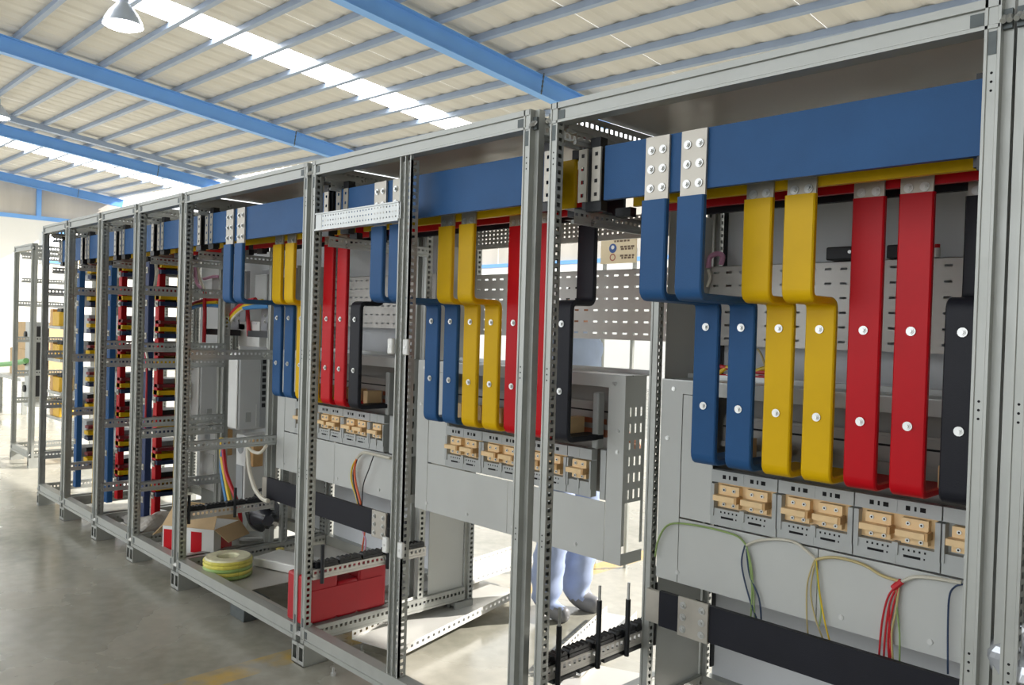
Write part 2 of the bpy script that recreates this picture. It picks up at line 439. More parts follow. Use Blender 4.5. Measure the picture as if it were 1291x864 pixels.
def frame(label, X0, X1, mid=0.55, rails=(), y0=0.0, roof=True, holes=False, back=None, side=None, rear=DEPTH, roof_x0=0.035, rmid=True, rbot=True):
    o = thing('cabinet_frame', label, 'cabinet', (X0, y0, 0), group='galvanised switchgear cabinet frames in a row')
    Wd = X1-X0
    def P(me, loc, rz=0.0, name='post'): return put(name, me, o, loc, rz)
    ps = [P(PL, (0, 0, 0)), P(PR, (Wd, 0, 0)), P(PR, (0, rear, 0), math.pi), P(PL, (Wd, rear, 0), math.pi)]
    if mid:
        P(PL, (0.0, mid, 0))
        if rmid: P(PR, (Wd, mid, 0))
    if holes:
        put('screw_hole', HOLEM, ps[0], (0, 0, 0)); put('screw_hole', HOLEM, ps[1], (-0.066, 0, 0))
    for x, sg in ((0, 1), (Wd, -1)):
        for tp in (True, False):
            c = put('corner_connector', CORN[(sg, tp)], o, (x, 0, 0)); put('corner_bolt', CBOLT[(sg, tp)], c)
    MB().prism(TOPRAIL, 'x', 0.02, Wd-0.02).build('top_rail', galv, o)
    MB().prism(BOTRAIL, 'x', 0.02, Wd-0.02).build('bottom_rail', galv, o)
    MB().box(0.04, Wd-0.04, rear-0.045, rear-0.003, 2.14, 2.198).build('top_rail', galv, o)
    if rbot: MB().box(0.04, Wd-0.04, rear-0.045, rear-0.003, 0.102, 0.165).build('bottom_rail', galv, o)
    for sg, x in ((1, 0.05), (-1, Wd-0.05)):
        depth_rail(sg, 0.05, rear-0.05, 2.13).build('depth_rail', galv2, o, (x, 0, 0))
        depth_rail(sg, 0.05, rear-0.05, 0.115).build('depth_rail', galv, o, (x, 0, 0))
    depth_rail(1, 0.06, mid or rear-0.06, 1.845, 0.035, 0.04, False).build('busbar_rail', galv2, o, (0.075, 0, 0))
    depth_rail(1, 0.06, mid or rear-0.06, 2.09, 0.025, 0.03, False).build('busbar_rail', galv2, o, (0.075, 0, 0))
    for z in rails:
        r = depth_rail(1, 0.035, (mid or rear)+0.02, z-0.022, 0.045, 0.03).build('shelf_rail', galv2, o, (0.055, 0, 0))
    for x in (0.0, Wd-0.053):
        put('foot', FOOT, o, (x, 0, 0)); put('foot', FOOT, o, (x, rear-0.12, 0))
    if roof:
        MB().box(roof_x0, Wd-0.05, 0.045, rear-0.05, 2.192, 2.196).build('roof_sheet', roofin, o)
    if back:
        MB().box(0.06, Wd-0.06, rear-0.004, rear, back[0], back[1]).build('back_panel', backp, o)
    if side:
        MB().box(0.03, 0.033, mid+0.075, rear-0.06, side[0], side[1]).build('side_panel', paintg, o)
    return o


XD4, XD3, XD2, XD1, XC, XB, XBr, XA, XAr, XE = -7.205, -6.563, -5.856, -5.196, -4.512, -3.175, -1.817, -1.766, -0.489, -0.483
frame('open cabinet frame at the far left end of the row', XD4, XD3, rails=(1.69, 1.2, 0.8, 0.4), roof=True)
frame('narrow cabinet frame second from the far left end of the row', XD3, XD2, rails=(1.69, 1.2, 0.805, 0.4), roof=False, back=(0.12, 2.0))
frame('narrow cabinet frame holding blue and red vertical busbars, third from the far left', XD2, XD1, rails=(1.688, 1.32, 1.2, 0.79, 0.36), roof=False, back=(0.12, 2.0))
frame('narrow cabinet frame with red vertical bars left of the grey drive units', XD1, XC, rails=(1.675, 1.327, 1.229, 0.864, 0.795, 0.468), roof=False, back=(0.12, 2.0))
frC = frame('wide cabinet frame with the coil and carton on its base', XC, XB, mid=0.62, rails=(1.31, 0.8), back=(0.15, 2.05), holes=True, side=(0.3, 1.85))
frB = frame('wide cabinet frame with an extra front post and the cable tray strips', XB, XBr, mid=0.62, rails=(), holes=True, side=(0.17, 1.9), rmid=False, rbot=False)
frA = frame('wide cabinet frame nearest the camera with black lower busbar', XA, XAr, mid=0.56, rails=(), holes=True, back=(0.12, 2.05), side=(0.13, 1.95))
frE = frame('cabinet frame cut off by the right picture edge', XE, XE+1.2, mid=0.56, holes=True, back=(0.12, 2.1), side=(0.13, 2.1))
MB().box(0.062, 0.07, 0.952, 0.972, 0.2, 2.05).build('gasket', dark, frA)
MB().box(0.14, 0.143, 0.04, 0.9, 0.12, 2.1).build('side_cover', paintg, frE)
# extra front post and perforated cross rail of the frame with two bays
xm = -2.526-XB
m = MB(); zA, zB = 0.17, 2.138
for x0_, x1_ in ((0, 0.006), (0.031, 0.036), (0.062, 0.068)): m.box(x0_, x1_, 0, 0.012, zA, zB)
m.box(0, 0.003, 0.012, 0.04, zA, zB)
m.perf((0.006, 0.011, zA), (0, 0, 1), (1, 0, 0), 0.025, 78, 0.025, 0.012, 0.011); m.perf((0.036, 0.011, zA), (0, 0, 1), (1, 0, 0), 0.025, 78, 0.026, 0.012, 0.011)
m.perf((0.068, 0.0, zA), (0, 0, 1), (0, 1, 0), 0.025, 78, 0.04, 0.012, 0.013)
m.build('post', galv, frB, (xm, 0.004, 0))
for zc in (1.42, 0.66):
    for x in (-0.03, 0.066):
        h_ = MB().box(x, x+0.03, -0.012, 0.004, zc-0.03, zc+0.03).build('hinge_tab', white, frB, (xm, 0.0, 0), bev=0.005)
        MB().cyl((x+0.015, -0.0125, zc), (x+0.015, -0.014, zc), 0.005, 8).build('screw', bolt, h_)
m = MB(); m.perf((0.1, 0.004, 1.905), (1, 0, 0), (0, 0, 1), 0.02, 28, 0.0205, 0.006, 0.006, 3)
m.box(0.045, xm, 0, 0.04, 1.966, 1.971); m.box(0.045, xm, 0, 0.04, 1.897, 1.905); m.box(0.055, 0.1, 0.003, 0.005, 1.905, 1.966)
m.build('cross_rail', galv2, frB)
# base plates
m = MB(); m.box(0.07, 0.62, 0.05, 0.9, 0.118, 0.121); m.box(0.62, 1.28, 0.05, 0.14, 0.118, 0.121); m.box(0.62, 1.28, 0.48, 0.9, 0.118, 0.121)
m.build('base_plate', slotm, frC)
tag(MB().box(-0.075, 0.075, 0, 0.14, 0, 0.098).build('support_block', conn, None, (-3.86, 0.05, 0), bev=0.004), 'grey steel packing block under the front rail beside the coil', 'block')

# ================================================================== MAIN BUSBARS
PY = {'blue': 0.112, 'yellow': 0.262, 'red': 0.402, 'black': 0.535}
SECT = [('far left end frame', XD4, XD3), ('second narrow frame', XD3, XD2), ('third narrow frame', XD2, XD1), ('narrow frame beside the drives', XD1, XC), ('frame with the coil', XC, XB), ('frame with the cable tray strips', XB, XBr), ('frame nearest the camera', XA, XAr)]
BARZ = {XA: (1.905, 2.072)}
PLATE = MB()
PLATE.perf((0, 0, 0), (0, 0, 1), (1, 0, 0), 0.0425, 4, 0.036, 0.012, 0.012); PLATE.box(0, 0.002, 0, 0.006, 0, 0.17); PLATE.box(0.034, 0.036, 0, 0.006, 0, 0.17)
PLATEM = PLATE.mesh('splice_plate', tin)
INSUL = MB().box(-0.012, 0.05, 0.004, 0.035, -0.03, 0.0).mesh('insulator', dark); INSUT = MB().box(0.0, 0.04, 0.006, 0.04, 0.168, 0.2).mesh('insulator', dark)
for nm, a, b in SECT:
    z0, z1 = BARZ.get(a, (1.922, 2.088))
    for ph in PH:
        o = thing('main_busbar', f'{ph} horizontal main busbar in the {nm}', 'busbar', ((a+b)/2, PY[ph], z0), group='horizontal main busbars')
        h = (b-a)/2
        lo = 0.145 if a == XA else 0.03
        MB().sweep([(0.0095, 0.0), (0.0095, z1-z0)], 2*h-0.055-lo, 0.019, 0.004).build('bar', PH[ph], o, ((lo-0.055)/2, 0, 0))
        for x in (-h+0.1, -h+0.045, h-0.055):
            if ph == 'blue': put('splice_plate', PLATEM, o, (x, -0.004, 0.0), sc=(1, 1, (z1-z0)/0.17))
        if ph == 'blue':
            for x in (-h+0.04, h-0.1): MB().box(x, x+0.075, 0.024, 0.05, -0.02, z1-z0+0.02).build('end_insulator', dark, o)
        if ph in ('blue', 'yellow', 'red'):
            [put('insulator', I_, o, (x_, 0, 0)) for I_ in (INSUL, INSUT) for x_ in (-h+0.085, h-0.075)]

# ================================================================== DROPPERS
BW, BT = 0.087, 0.021
YL = 0.40


def dropper_mesh(ph, zt):
    y = PY[ph]-0.012
    zj = 1.603
    if abs(y-YL) < 0.02: path = [(YL, zt-0.02), (YL, 1.095), (0.6, 1.095)]
    else: path = [(y, zt-0.02), (y, zj), (YL, zj), (YL, 1.095), (0.6, 1.095)]
    return MB().sweep(fillet(path, 0.028), BW, BT, 0.004).mesh('bar', PH[ph])


BB = MB().bolt((0, 0, 0), (0, -1, 0), 0.0085, 0.005).mesh('bolt', bolt)
UNITS = [('nearest cabinet', XA, XAr, -1.414, 0.1235, 1.905), ('cabinet before the person', XB, XBr, -2.79, 0.1272, 1.922), ('cabinet with orange wires', XC, XB, -4.152, 0.1277, 1.922)]
SEQ = ['blue', 'blue', 'yellow', 'yellow', 'red', 'red', 'black']
cp6 = MB().box(-0.041, 0.041, -0.004, 0.004, -0.02, 0.165).mesh('contact_plate', tin)
for un, a, b, x0, pt, zt in UNITS:
    DM = {ph: dropper_mesh(ph, zt) for ph in PH}
    for k, ph in enumerate(SEQ):
        side = 'left' if k % 2 == 0 else 'right'
        x = x0+pt*k
        if x > b-0.06: continue
        o = thing('vertical_busbar', f'{side} {ph} cranked busbar of the pair in the {un}' if ph in ('blue', 'yellow') else f'{side} straight red busbar of the pair in the {un}' if ph == 'red' else f'single black cranked busbar in the {un}', 'busbar', (x, 0, 0), group='cranked vertical busbars')
        put('bar', DM[ph], o)
        for z in (1.523, 1.274): put('bolt', BB, o, (0, YL-BT/2-0.001, z))
        y = PY[ph]-0.012
        c = put('contact_plate', cp6, o, (0, y+0.006, zt))
        for i in range(3):
            for xx in (-0.02, 0.02):
                put('bolt', BB, c, (xx, -0.0045, (0.015 if ph == 'blue' else -0.006)+0.055*i))

# ================================================================== FUSE PANELS
SCREW = MB().cyl((0, 0, 0), (0, -0.003, 0), 0.008, 12).cyl((0, -0.003, 0), (0, -0.0045, 0), 0.005, 8).mesh('screw', bolt)
PYF = 0.57
panel_in = mat('panel interior zinc', (150, 147, 142), 0.5, 0.3, 0.06, 7)


def fuse_panel(label, X0, X1, xw0, xf0, xf1, xw1, xs, xs_):
    o = thing('fuse_enclosure', label, 'enclosure', (0, PYF, 0))
    zb, zw0, zw1, zt, d = 0.63, 0.857, 1.29, 1.335, 0.13
    m = MB(); m.box(X0, xw0, 0, 0.003, zb, zt); m.box(xw1, X1, 0, 0.003, zb, zt); m.box(xw0, xw1, 0, 0.003, zw1, zt)
    m.build('front_cover', paintg, o)
    g = 0.003
    MB().box(xw0+g, xs-g/2, 0, 0.003, zb, zw0-g).build('lower_cover', paintg, o)
    MB().box(xs+g/2, xw1-g, 0, 0.003, zb, zw0-g).build('lower_cover', paintg, o)
    MB().box(xw0+g, xf0-g, 0.001, 0.004, zw0+g, zw1-g).build('filler_plate', paintg, o)
    MB().box(xf1+g, xw1-g, 0.0, 0.03, zw0+g, 1.05).build('end_filler', paintd, o, bev=0.003)
    # returned edge of the window
    m = MB(); m.box(xw0, xw1, 0.004, 0.1, zw1-0.001, zw1); m.box(xw1-0.001, xw1, 0.004, 0.1, zw0, zw1)
    m.build('window_return', paintg, o)
    m = MB(); m.box(xw0, xw1, d-0.002, d, zw0, zw1); m.build('back_plate', panel_in, o)
    m = MB(); m.box(xf0, xf1, 0.06, 0.066, 1.215, 1.225); m.box(xf0, xf1, 0.045, 0.05, 1.12, 1.14); m.box(xf0, xf1, 0.055, 0.06, 1.14, 1.215); m.build('terminal_cover', panel_in, o)
    m = MB(); m.box(xf0, xf1, 0.053, 0.0548, 1.186, 1.192); m.build('cover_joint', hole, o)
    # box sides, bottom lip and top
    for x, sg in ((X1, -1), (X0, 1)):
        m = MB(); y0 = 0.003
        n = 3; w = (d-0.03)/n
        m.perf((x, y0+0.015, 0.86), (0, 0, 1), (0, 1, 0), 0.062, 6, w, 0.034, 0.009, n)
        m.box(min(x, x+sg*0.002), max(x, x+sg*0.002), y0, d, 1.232, zt); m.box(min(x, x+sg*0.002), max(x, x+sg*0.002), y0, y0+0.015, 0.7, 1.232); m.box(min(x, x+sg*0.002), max(x, x+sg*0.002), d-0.015, d, 0.7, 1.232)
        m.box(min(x, x+sg*0.002), max(x, x+sg*0.002), y0, d, zb, 0.672); m.build('side_panel', paintg, o)
    MB().box(X0, X1, 0.003, d, zb-0.002, zb).build('bottom_plate', paintg, o)
    MB().box(X0, X1, 0.0, d+0.05, zt, zt+0.003).box(X0, X1, d+0.03, d+0.05, zt+0.003, zt+0.02).build('top_plate', galv2, o)
    for x, z in ((X0+0.05, 1.305), ((X0+X1)/2, 1.312), (X1-0.05, 1.305), (X0+0.03, 1.13), (X1-0.03, 1.13), (X0+0.09, 0.665), (X0+0.38, 0.665), (X0+0.67, 0.665), (X1-0.22, 0.665), (X1-0.03, 1.05)):
        put('screw', SCREW, o, (x, 0, z))
    # latch bar and copper terminals at the right of the window
    MB().box(xw1-0.075, xw1-0.045, -0.004, 0.035, 1.05, 1.265).build('latch_bar', paintd, o, bev=0.006)
    m = MB()
    for k in range(2): m.box(xf1-0.13+k*0.07, xf1-0.085+k*0.07, 0.05, 0.075, 1.09, 1.16)
    m.build('copper_terminal', copper, o)
    for k in range(6): MB().box(xs_[0]+k*xs_[1]+0.038, xs_[0]+k*xs_[1]+0.075, -0.06, 0.03, 1.1, 1.165).build('terminal_insulator', cream, o, bev=0.004)
    return o


fuse_panel('grey fuse switch panel behind the nearest busbars', -1.70, -0.56, -1.612, -1.482, -0.575, -0.565, -1.107, (-1.414, 0.1235))
fuse_panel('grey fuse switch panel with the standing person behind', -3.105, -1.862, -3.018, -2.878, -1.975, -1.94, -2.47, (-2.79, 0.1272))
fuse_panel('grey fuse switch panel with an orange wire loop on its lower cover', -4.455, -3.18, -4.37, -4.235, -3.33, -3.29, -3.82, (-4.152, 0.1277))


# fuse switches: double modules with two poles
def fuse_parts(p):
    w = 2*p-0.004; z0, z1 = 0.862, 1.046
    h = MB()
    h.box(0, w, 0.028, 0.034, z0, z1)                       # back
    h.box(0, w, 0, 0.03, 1.006, z1)                         # header
    h.box(0, w, 0, 0.03, z0, 0.918)                         # foot
    h.box(0, 0.014, -0.004, 0.03, z0+0.03, 1.0); h.box(w-0.014, w, -0.004, 0.03, z0+0.03, 1.0)
    h.box(w/2-0.008, w/2+0.008, -0.005, 0.022, 0.89, 0.925)
    h.box(w/2-0.001, w/2+0.001, -0.001, 0.001, 0.862, 0.89); h.box(w/2-0.001, w/2+0.001, -0.001, 0.001, 1.01, z1)
    k = MB(); sc = MB()
    for i in (0, 1):
        c = 0.014+(w-0.028)*(0.26+0.48*i)
        for dx, s_ in ((-0.02, 0.006), (0.0, 0.003), (0.02, 0.0075)): k.box(c+dx-s_, c+dx+s_, -0.0006, 0.001, 1.02, 1.033)
        for j in range(5): k.box(c-0.031+j*0.0145, c-0.026+j*0.0145, -0.0006, 0.001, 0.905, 0.911)
        k.box(c-0.028, c+0.018, -0.0006, 0.001, 0.887, 0.894); k.box(c+0.026, c+0.03, -0.0006, 0.001, 0.888, 0.893)
    return h.mesh('housing', paintd), k.mesh('marking', hole)


CARR = {}
cb = MB(); cb.box(-0.036, 0.036, 0.0, 0.028, 0.928, 0.998); CARRM = cb.mesh('contact_carrier', cream)
cbar = MB(); cbar.box(-0.042, 0.036, -0.032, 0.0, 0.95, 0.968); CBAR = cbar.mesh('contact_bar', cream)
csh = MB(); csh.box(0.036, 0.044, -0.03, 0.01, 0.948, 0.97); CSH = csh.mesh('bar_end', tan)
cs = MB()
for dx in (-0.018, 0.018):
    cs.cyl((dx, 0, 0.984), (dx, -0.003, 0.984), 0.006, 10); cs.cyl((dx, 0, 0.936), (dx, -0.003, 0.936), 0.006, 10)
CSCR = cs.mesh('carrier_screw', bolt)
cin = MB()
for dx in (-0.018, 0.018): cin.cyl((dx, -0.003, 0.984), (dx, -0.0036, 0.984), 0.003, 6); cin.cyl((dx, -0.003, 0.936), (dx, -0.0036, 0.936), 0.003, 6)
CIN = cin.mesh('screw_socket', hole)
ORD = ['first', 'second', 'third', 'fourth']
for (un, a, b, x0, pt, zt), xf0, xf1 in zip(UNITS, (-1.482, -2.878, -4.235), (-0.575, -1.975, -3.33)):
    p = (xf1-xf0)/(8 if True else 7) if un == 'x' else pt*0.98
    HM, KM = fuse_parts(p)
    backm = MB().box(0.014, 2*p-0.018, 0.022, 0.028, 0.92, 1.004).mesh('carrier_back', cream)
    n = 0; x = xf0
    while n < 4:
        single = n == 3
        o = thing('fuse_switch', f'{ORD[n]} grey fuse switch from the left in the {un}', 'fuse switch', (x, PYF-0.008, 0), group='grey fuse switches with cream contacts')
        if single:
            HS, KS = fuse_parts((p+0.002)/2); put('housing', HM, o, sc=(0.5, 1, 1))
        else: put('housing', HM, o)
        if not single: put('marking', KM, o)
        if not single: put('carrier_back', backm, o)
        w = 2*p-0.004
        for i in ((0,) if single else (0, 1)):
            c = (w/4) if single else 0.014+(w-0.028)*(0.26+0.48*i)
            q = put('contact_carrier', CARRM, o, (c, 0.0, 0)); put('contact_bar', CBAR, q); put('bar_end', CSH, q); put('carrier_screw', CSCR, q); put('screw_socket', CIN, q)
        x += 2*p; n += 1

# ================================================================== BACK MOUNTING PLATES
def slotted(label, X0, X1, Y, z0, rows=6, pitch=0.055):
    n = int((X1-X0)/pitch)
    m = MB(); m.perf((X0, Y, z0), (1, 0, 0), (0, 0, 1), pitch, n, 0.05, 0.024, 0.008, rows)
    m.box(X0, X0+n*pitch, Y, Y+0.02, z0+rows*0.05-0.002, z0+rows*0.05); m.box(X0, X0+n*pitch, Y, Y+0.02, z0-0.002, z0)
    return tag(m.build('mounting_plate', slotm), label, 'plate', 'slotted mounting plates')


slotted('slotted grey mounting plate behind the nearest busbars', XA+0.04, XAr-0.05, 0.9, 1.462)
slotted('slotted grey mounting plate in front of the open rear of the middle cabinet', XB+0.06, XBr-0.05, 0.93, 1.468)
slotted('slotted grey mounting plate in the cabinet with the orange wire loop', XC+0.06, XB-0.06, 0.9, 1.485)
m = MB(); m.perf((XB+0.05, 0.94, 1.918), (1, 0, 0), (0, 0, 1), 0.028, 44, 0.02, 0.01, 0.008, 4); m.box(XB+0.05, XBr-0.05, 0.93, 0.945, 1.898, 1.918)
tag(m.build('perforated_strip', slotm), 'strip with rows of small square holes above the paper notice', 'strip')
# paper notice on a carton board behind the open cabinet
pm_ = mat('brown board', (206, 178, 140), 0.7, 0, 0.05, 10)
a = at(767, 302, Y=2.3); b = at(801, 331, Y=2.3)
nb = thing('notice_board', 'cream notice with two round symbols and text behind the middle cabinet', 'notice', (a[0], 2.3, b[2]))
w_, h_ = b[0]-a[0], a[2]-b[2]
MB().box(-0.06, w_, 0, 0.012, 0.0, h_).build('sheet', mat('notice paper', (232, 214, 180), 0.7, 0, 0.03, 10), nb)
ink = mat('notice ink', (112, 92, 74), 0.7, 0, 0, 5); inkb = mat('blue symbol ink', (60, 90, 150), 0.6, 0, 0, 5); inkr = mat('red symbol ink', (176, 104, 84), 0.6, 0, 0, 5)
MB().cyl((0.04, 0, h_*0.62), (0.04, -0.002, h_*0.62), 0.03, 20).build('symbol', inkb, nb); MB().cyl((0.04, -0.002, h_*0.66), (0.04, -0.003, h_*0.66), 0.013, 12).build('symbol_centre', white, nb)
MB().lathe([(0.016, 0), (0.024, 0)], 20).build('symbol', inkr, nb, (0.04, -0.001, h_*0.25)).rotation_euler = (math.pi/2, 0, 0)
lm = MB()
for zz, ws in ((0.9, (0.05, w_*0.8)), (0.66, (w_*0.45, w_*0.95)), (0.57, (w_*0.47, w_*0.9)), (0.3, (w_*0.45, w_*0.95)), (0.21, (w_*0.5, w_*0.93))):
    x = ws[0]
    while x < ws[1]:
        l = random.uniform(0.012, 0.03); lm.box(x, min(x+l, ws[1]), -0.001, 0.0, h_*zz-0.006, h_*zz+0.006); x += l+0.008
lm.build('text_line', ink, nb)
MB().box(-0.05, -0.03, 0.012, 0.03, -b[2], h_*0.6).box(w_-0.03, w_-0.01, 0.012, 0.03, -b[2], h_*0.6).build('stand_leg', galv, nb)

# ================================================================== LOWER BLACK BUSBARS
def neutral(label, X0, X1, z0, z1, xs, Y=0.5):
    o = thing('neutral_busbar', label, 'busbar', (X0, Y, z0))
    MB().sweep([(0, 0), (0, z1-z0)], X1-X0, 0.018, 0.003, (X1-X0)/2).build('bar', blk, o)
    MB().box(-0.055, 0.0, -0.007, 0.007, 0.004, z1-z0-0.004).build('bare_end', tin, o)
    p = MB().box(xs-X0, xs-X0+0.115, -0.018, -0.0092, -0.004, z1-z0+0.006).build('splice_plate', tin, o)
    for xx in (0.02, 0.092):
        for zz in (0.02, 0.06, 0.1): put('bolt', BB, p, (xs-X0+xx, -0.018, zz))
    for x in (0.1, X1-X0-0.12):
        MB().box(x, x+0.04, 0.01, 0.07, 0.02, z1-z0-0.02).build('insulator', dark, o)


neutral('black lower busbar running right under the nearest fuse panel', -1.63, -0.54, 0.49, 0.61, -1.545)
neutral('black lower busbar under the fuse panel with the orange wires', -4.42, -3.2, 0.462, 0.584, -3.33)

# ================================================================== CABLE CLAMP RAILS
CL = MB()
for i in range(5):
    CL.cyl((-0.018, 0.012+i*0.022, 0.016), (0.018, 0.012+i*0.022, 0.016), 0.0125, 8)
CL.box(-0.02, 0.02, 0, 0.112, 0, 0.012); CLM = CL.mesh('clamp_block', dark)


def clamp_rail(label, X, rods, y1=0.66, low=True):
    o = thing('cable_clamp_rail', label, 'rail', (X, 0, 0.39), group='cable clamp rails')
    depth_rail(1, 0.03, y1, 0, 0.035, 0.04).build('rail', slotm, o)
    for i in range(5): put('clamp_block', CLM, o, (-0.02, 0.045+i*0.122, 0.035))
    for i in range(4 if low else 0): put('clamp_block', CLM, o, (-0.02, 0.09+i*0.13, -0.03))
    for y, h, t in rods:
        r = MB().cyl((0.01, y, -0.03), (0.01, y, h), 0.009, 8).build('rod_sleeve', dark, o)
        MB().cyl((0.01, y, h), (0.01, y, h+t), 0.005, 8).build('threaded_rod', bolt, r)
    return o


clamp_rail('cable clamp rail with four threaded rods left of the lower busbar', XA+0.02, ((0.1, 0.16, 0.06), (0.3, 0.2, 0.05), (0.46, 0.17, 0.06), (0.62, 0.2, 0.06)))
clamp_rail('cable clamp rail above the red case', XB+0.06, ((0.07, 0.14, 0.0), (0.42, 0.16, 0.0), (0.52, 0.18, 0.0)), low=False)
clamp_rail('cable clamp rail above the opened carton', XC+0.02, ((0.06, 0.13, 0.0), (0.33, 0.14, 0.0)), 0.6, False)

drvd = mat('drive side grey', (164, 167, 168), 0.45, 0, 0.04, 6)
navy = mat('shaded blue insulation', (26, 44, 84), 0.5); dred = mat('dark red insulation', (120, 18, 26), 0.5)  # navy: blue insulation of riser and branch bars with shade painted in
# ================================================================== NARROW CABINETS: vertical bars and fuse levels
for nm, a, k in (('third narrow frame', -5.50, 0), ('second narrow frame', -6.2, 1), ('far left end frame', -6.9, 2)):
    for ph, dx, y in (('blue', 0.0, 0.2), ('red', -0.08, 0.3), ('yellow', -0.02, 0.11 if k == 1 else 0.4)):
        if k == 2 and ph == 'red': continue
        o = thing('riser_busbar', f'{ph} vertical riser busbar in the {nm}', 'busbar', (a+dx, y, 0.17), group='vertical riser busbars')
        wd = 0.065 if ph != 'yellow' else 0.025
        MB().sweep([(0, 0.0), (0, 1.7)], wd, 0.04 if ph != 'yellow' else 0.02, 0.003).build('bar', navy if (k == 0 and ph == 'blue') else PH[ph], o)  # blue riser of the third frame gets the shade-darkened blue
        if ph != 'yellow':
            for j in range(8): put('bolt', BB, MB().box(-0.022, 0.022, -0.025, -0.0205, 0, 0.04).build('clamp', tin, o, (0, 0, 0.12+j*0.215)), (0, -0.025, 0.02))
    for j in range(8):
        z = 0.3+j*0.213
        o = thing('branch_switch', f'{["lowest", "second", "third", "fourth", "fifth", "sixth", "seventh", "topmost"][j]}{"" if j in (0, 7) else " from the floor"} of the stacked branch switches in the {nm}', 'switch', (a, 0.3, z), group='stacked branch switches')
        MB().box(-0.12, -0.02, -0.02, 0.16, 0.05, 0.08).build('branch_bar', yell, o)
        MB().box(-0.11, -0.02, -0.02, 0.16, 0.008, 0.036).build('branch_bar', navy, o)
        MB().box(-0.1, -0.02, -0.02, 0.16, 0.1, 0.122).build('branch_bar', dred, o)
        MB().box(-0.32, -0.13, 0.0, 0.2, 0.0, 0.15).build('switch_body', drvd if j % 2 else dark, o, bev=0.006)
        MB().box(-0.13, -0.12, 0.04, 0.12, 0.085, 0.098).build('switch_handle', tan, o, bev=0.002)

# ================================================================== DRIVE UNITS
drv = mat('drive cover grey', (208, 210, 210), 0.4, 0, 0.03, 6)


def drive(label, p, h):
    o = thing('drive_unit', label, 'drive', p, group='grey drive units')
    w, d = 0.13, 0.27
    MB().box(0, w, 0, d, 0, h).build('body', drv, o, bev=0.012)
    MB().box(0.004, w-0.004, -0.012, 0.0, 0.01, h-0.01).build('front_cover', white, o, bev=0.006)
    MB().box(w, w+0.006, 0.14, d-0.008, 0.012, h-0.012).build('side_cover', drvd, o, bev=0.003)
    v = MB()
    for r_ in range(8):
        for c in range(3): v.box(w+0.006, w+0.0072, 0.155+c*0.034, 0.18+c*0.034, 0.14+r_*0.04, 0.166+r_*0.04)
    v.build('vent_slot', dark, o)
    MB().box(w, w+0.002, 0.12, 0.124, 0.02, 0.16).build('latch_strip', white, o)
    MB().box(w, w+0.003, 0.05, 0.085, 0.05, 0.11).build('label_plate', paintd, o)


drive('grey drive unit with vents left of the blue busbars', (-4.99, 0.52, 0.81), 0.49)
drive('grey drive unit with vents just right of the joined posts', (-5.58, 0.53, 0.78), 0.5)
# lower white inverter boxes beneath
for nm, p0_, w_ in (('white filter box under the left drive unit', at(250, 630, Y=0.66), 0.26), ('white filter box with round fan grille under the right drive unit', at(296, 630, Y=0.62), 0.13)):
    o = thing('filter_box', nm, 'box', (p0_[0], p0_[1], 0.3))
    hh = 0.46
    MB().box(0, w_, 0, 0.2, 0, hh).build('body', white, o, bev=0.008)
    MB().box(w_+0.002, w_+0.05, 0.03, 0.1, 0.26, 0.44).build('terminal_block', tan, o, bev=0.004)
    g_ = MB().lathe([(0.0, 0.004), (0.035, 0.004), (0.045, 0.0)], 24).build('fan_grille', drvd, o, (w_*0.5, -0.002, 0.38)); g_.rotation_euler = (math.pi/2, 0, 0)
    MB().box(0.02, w_-0.02, -0.006, 0, 0.03, 0.26).build('heat_sink', drvd if w_ < 0.2 else white, o)
    MB().box(0.0, w_, 0.02, 0.18, -0.18, 0.0).build('plinth', galv, o)
p0_ = at(314, 632, Y=0.82)
o = thing('cover_panel', 'cream cover panel behind the hanging white cable', 'panel', (p0_[0], p0_[1], 0.13))
MB().box(0, 0.36, 0, 0.012, 0, 0.6).build('sheet', mat('cream panel paint', (222, 216, 204), 0.45, 0, 0.03, 5), o); MB().box(0.02, 0.08, -0.03, 0, 0.42, 0.6).build('wooden_strip', tan, o)
# transparent-cover breaker assemblies above the drives
metalb = mat('breaker plate', (172, 174, 178), 0.35, 0.4, 0.12, 12)
for nm, x in (('metal breaker plate with pink wiring above the left drive', -5.62), ('metal breaker plate above the right drive behind blue busbars', -4.98)):
    o = thing('breaker_plate', nm, 'breaker', (x, 0.72, 1.42))
    MB().box(0, 0.42, 0, 0.03, 0.02, 0.42).build('plate', metalb, o, bev=0.004)
    MB().box(0.04, 0.2, -0.07, 0, 0.2, 0.38).build('breaker_body', paintd, o, bev=0.008)
    MB().box(0.24, 0.36, -0.05, 0, 0.16, 0.36).build('breaker_body', metalb, o, bev=0.008)
    for xx in (0.06, 0.14, 0.26, 0.33):
        for zz in (0.08, 0.12): put('bolt', BB, o, (xx, -0.001, zz))
    MB().box(0.02, 0.4, -0.1, -0.02, -0.02, 0.02).build('terminal_strip', dark, o)

for nm, x in (('light grey sheet cover behind the curved cables', -5.3), ('light grey sheet cover right of the curved cables', -4.9)):
    o = thing('sheet_cover', nm, 'cover', (x, 0.72, 1.33))
    MB().box(0, 0.3, 0, 0.2, 0, 0.17).build('cover_body', white, o, bev=0.006); MB().box(0.03, 0.27, -0.004, 0, 0.15, 0.165).build('cover_lip', drv, o)
